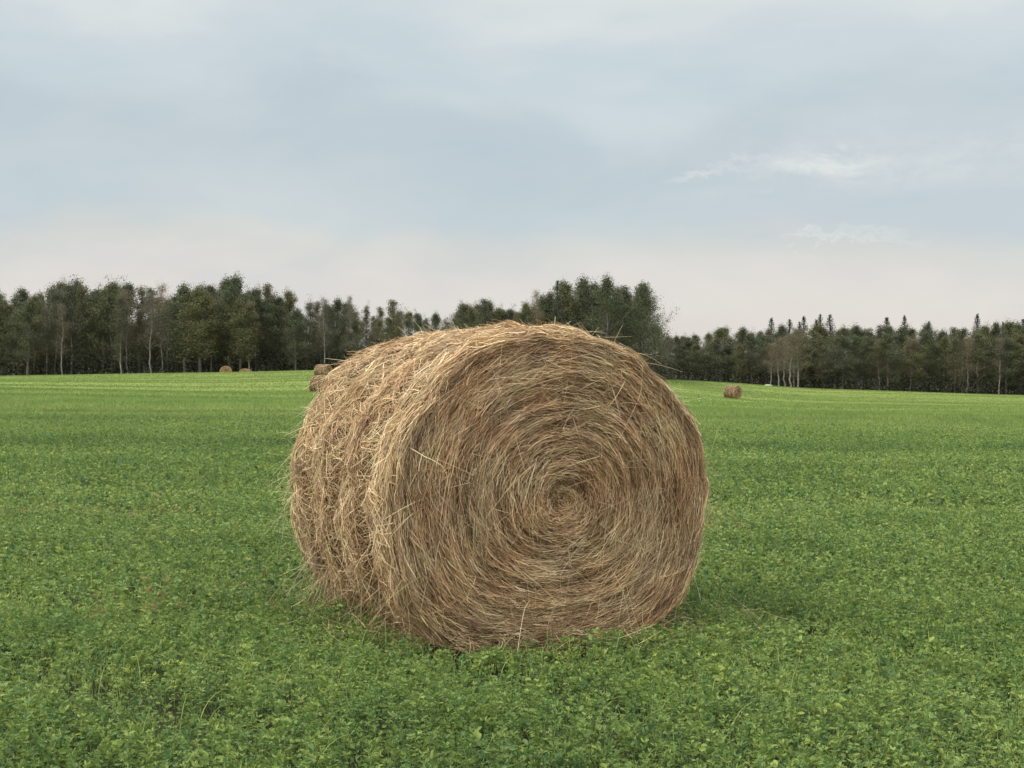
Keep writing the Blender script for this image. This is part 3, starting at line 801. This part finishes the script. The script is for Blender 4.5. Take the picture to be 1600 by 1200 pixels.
tag(o, 'dark leaf-strewn ground under the woods', 'forest floor', kind='structure')
# underbrush along the edge of the woods: one uncountable mass
acc = Acc()
n = 90000
px = rng.uniform(-60, 1660, n)
Dedge = np.interp(px, [0, 650, 700, 860, 1020, 1060, 1660], [256, 258, 285, 268, 270, 304, 304])
D = Dedge + rng.uniform(0, 1, n) ** 1.5 * 26
x = (px - 800) / F * D
hmax = 2.4 + 1.5 * (vnoise(x, D, .7, 77) + vnoise(x, D, 2.1, 78)) + .10 * (D - Dedge)
z = hz(x, D) + rng.uniform(0, 1, n) ** .8 * np.maximum(hmax, .4)
C = np.stack([x, D, z], -1); Dd = norm(rng.normal(0, 1, (n, 3))); S = norm(np.cross(Dd, rng.normal(0, 1, (n, 3)))); sz = rng.uniform(.16, .36, n)[:, None]
V = np.stack([C - Dd * sz * .5, C + S * sz * .4, C + Dd * sz * .5, C - S * sz * .4], 1).reshape(-1, 3)
acc.add(V, np.arange(n)[:, None] * 4 + np.array([0, 1, 2, 3]), np.repeat(np.clip(rng.normal(.25, .2, n), 0, 1), 4))
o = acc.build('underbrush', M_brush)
tag(o, 'dark low underbrush along the foot of the woods', 'underbrush', kind='stuff')

# ------------------------------------------------------------------ pale stones in the field
m, t, out = mat_new('pale_stone'); nz = noise_of(t, objco(t), (1, 1, 1), 6, 5, .6)
principled(t, out, ramp(t, nz, [(.3, (.20, .24, .15)), (.7, (.33, .37, .26))]), .9, .2); M_stone = m
def stone(px, D, w, h, lab_):
    x = (px - 800) / F * D; a = Acc(); rg = np.random.default_rng(int(px))
    nu, nv = 16, 8; u = np.linspace(0, 2 * np.pi, nu, endpoint=False); v = np.linspace(-.5, np.pi / 2, nv)
    UU, VV = np.meshgrid(u, v); rr = 1 + .12 * np.sin(3 * UU + 1) * np.cos(VV) + .08 * np.sin(5 * UU + 4 * VV)
    P = np.stack([w / 2 * rr * np.cos(UU) * np.cos(VV) ** .8, w / 3 * rr * np.sin(UU) * np.cos(VV) ** .8, h * np.sin(VV) * rr], -1) if False else \
        np.stack([w / 2 * rr * np.cos(UU) * np.cos(VV), w / 3 * rr * np.sin(UU) * np.cos(VV), h * np.sin(VV) * rr], -1)
    i = np.arange(nv - 1)[:, None] * nu; j = np.arange(nu)[None, :]; j2 = (j + 1) % nu
    a.add(P.reshape(-1, 3), np.stack([i + j, i + j2, i + nu + j2, i + nu + j], -1).reshape(-1, 4))
    o = a.build('rock', M_stone, smooth=True); o.location = (x, D, float(hz(x, D))); tag(o, lab_, 'rock')
stone(1200, 291, 1.5, .30, 'pale flat rock at the far edge of the field before the right wood')
stone(1093, 118, .16, .16, 'tiny pale stone in the grass left of and below the lone far bale')
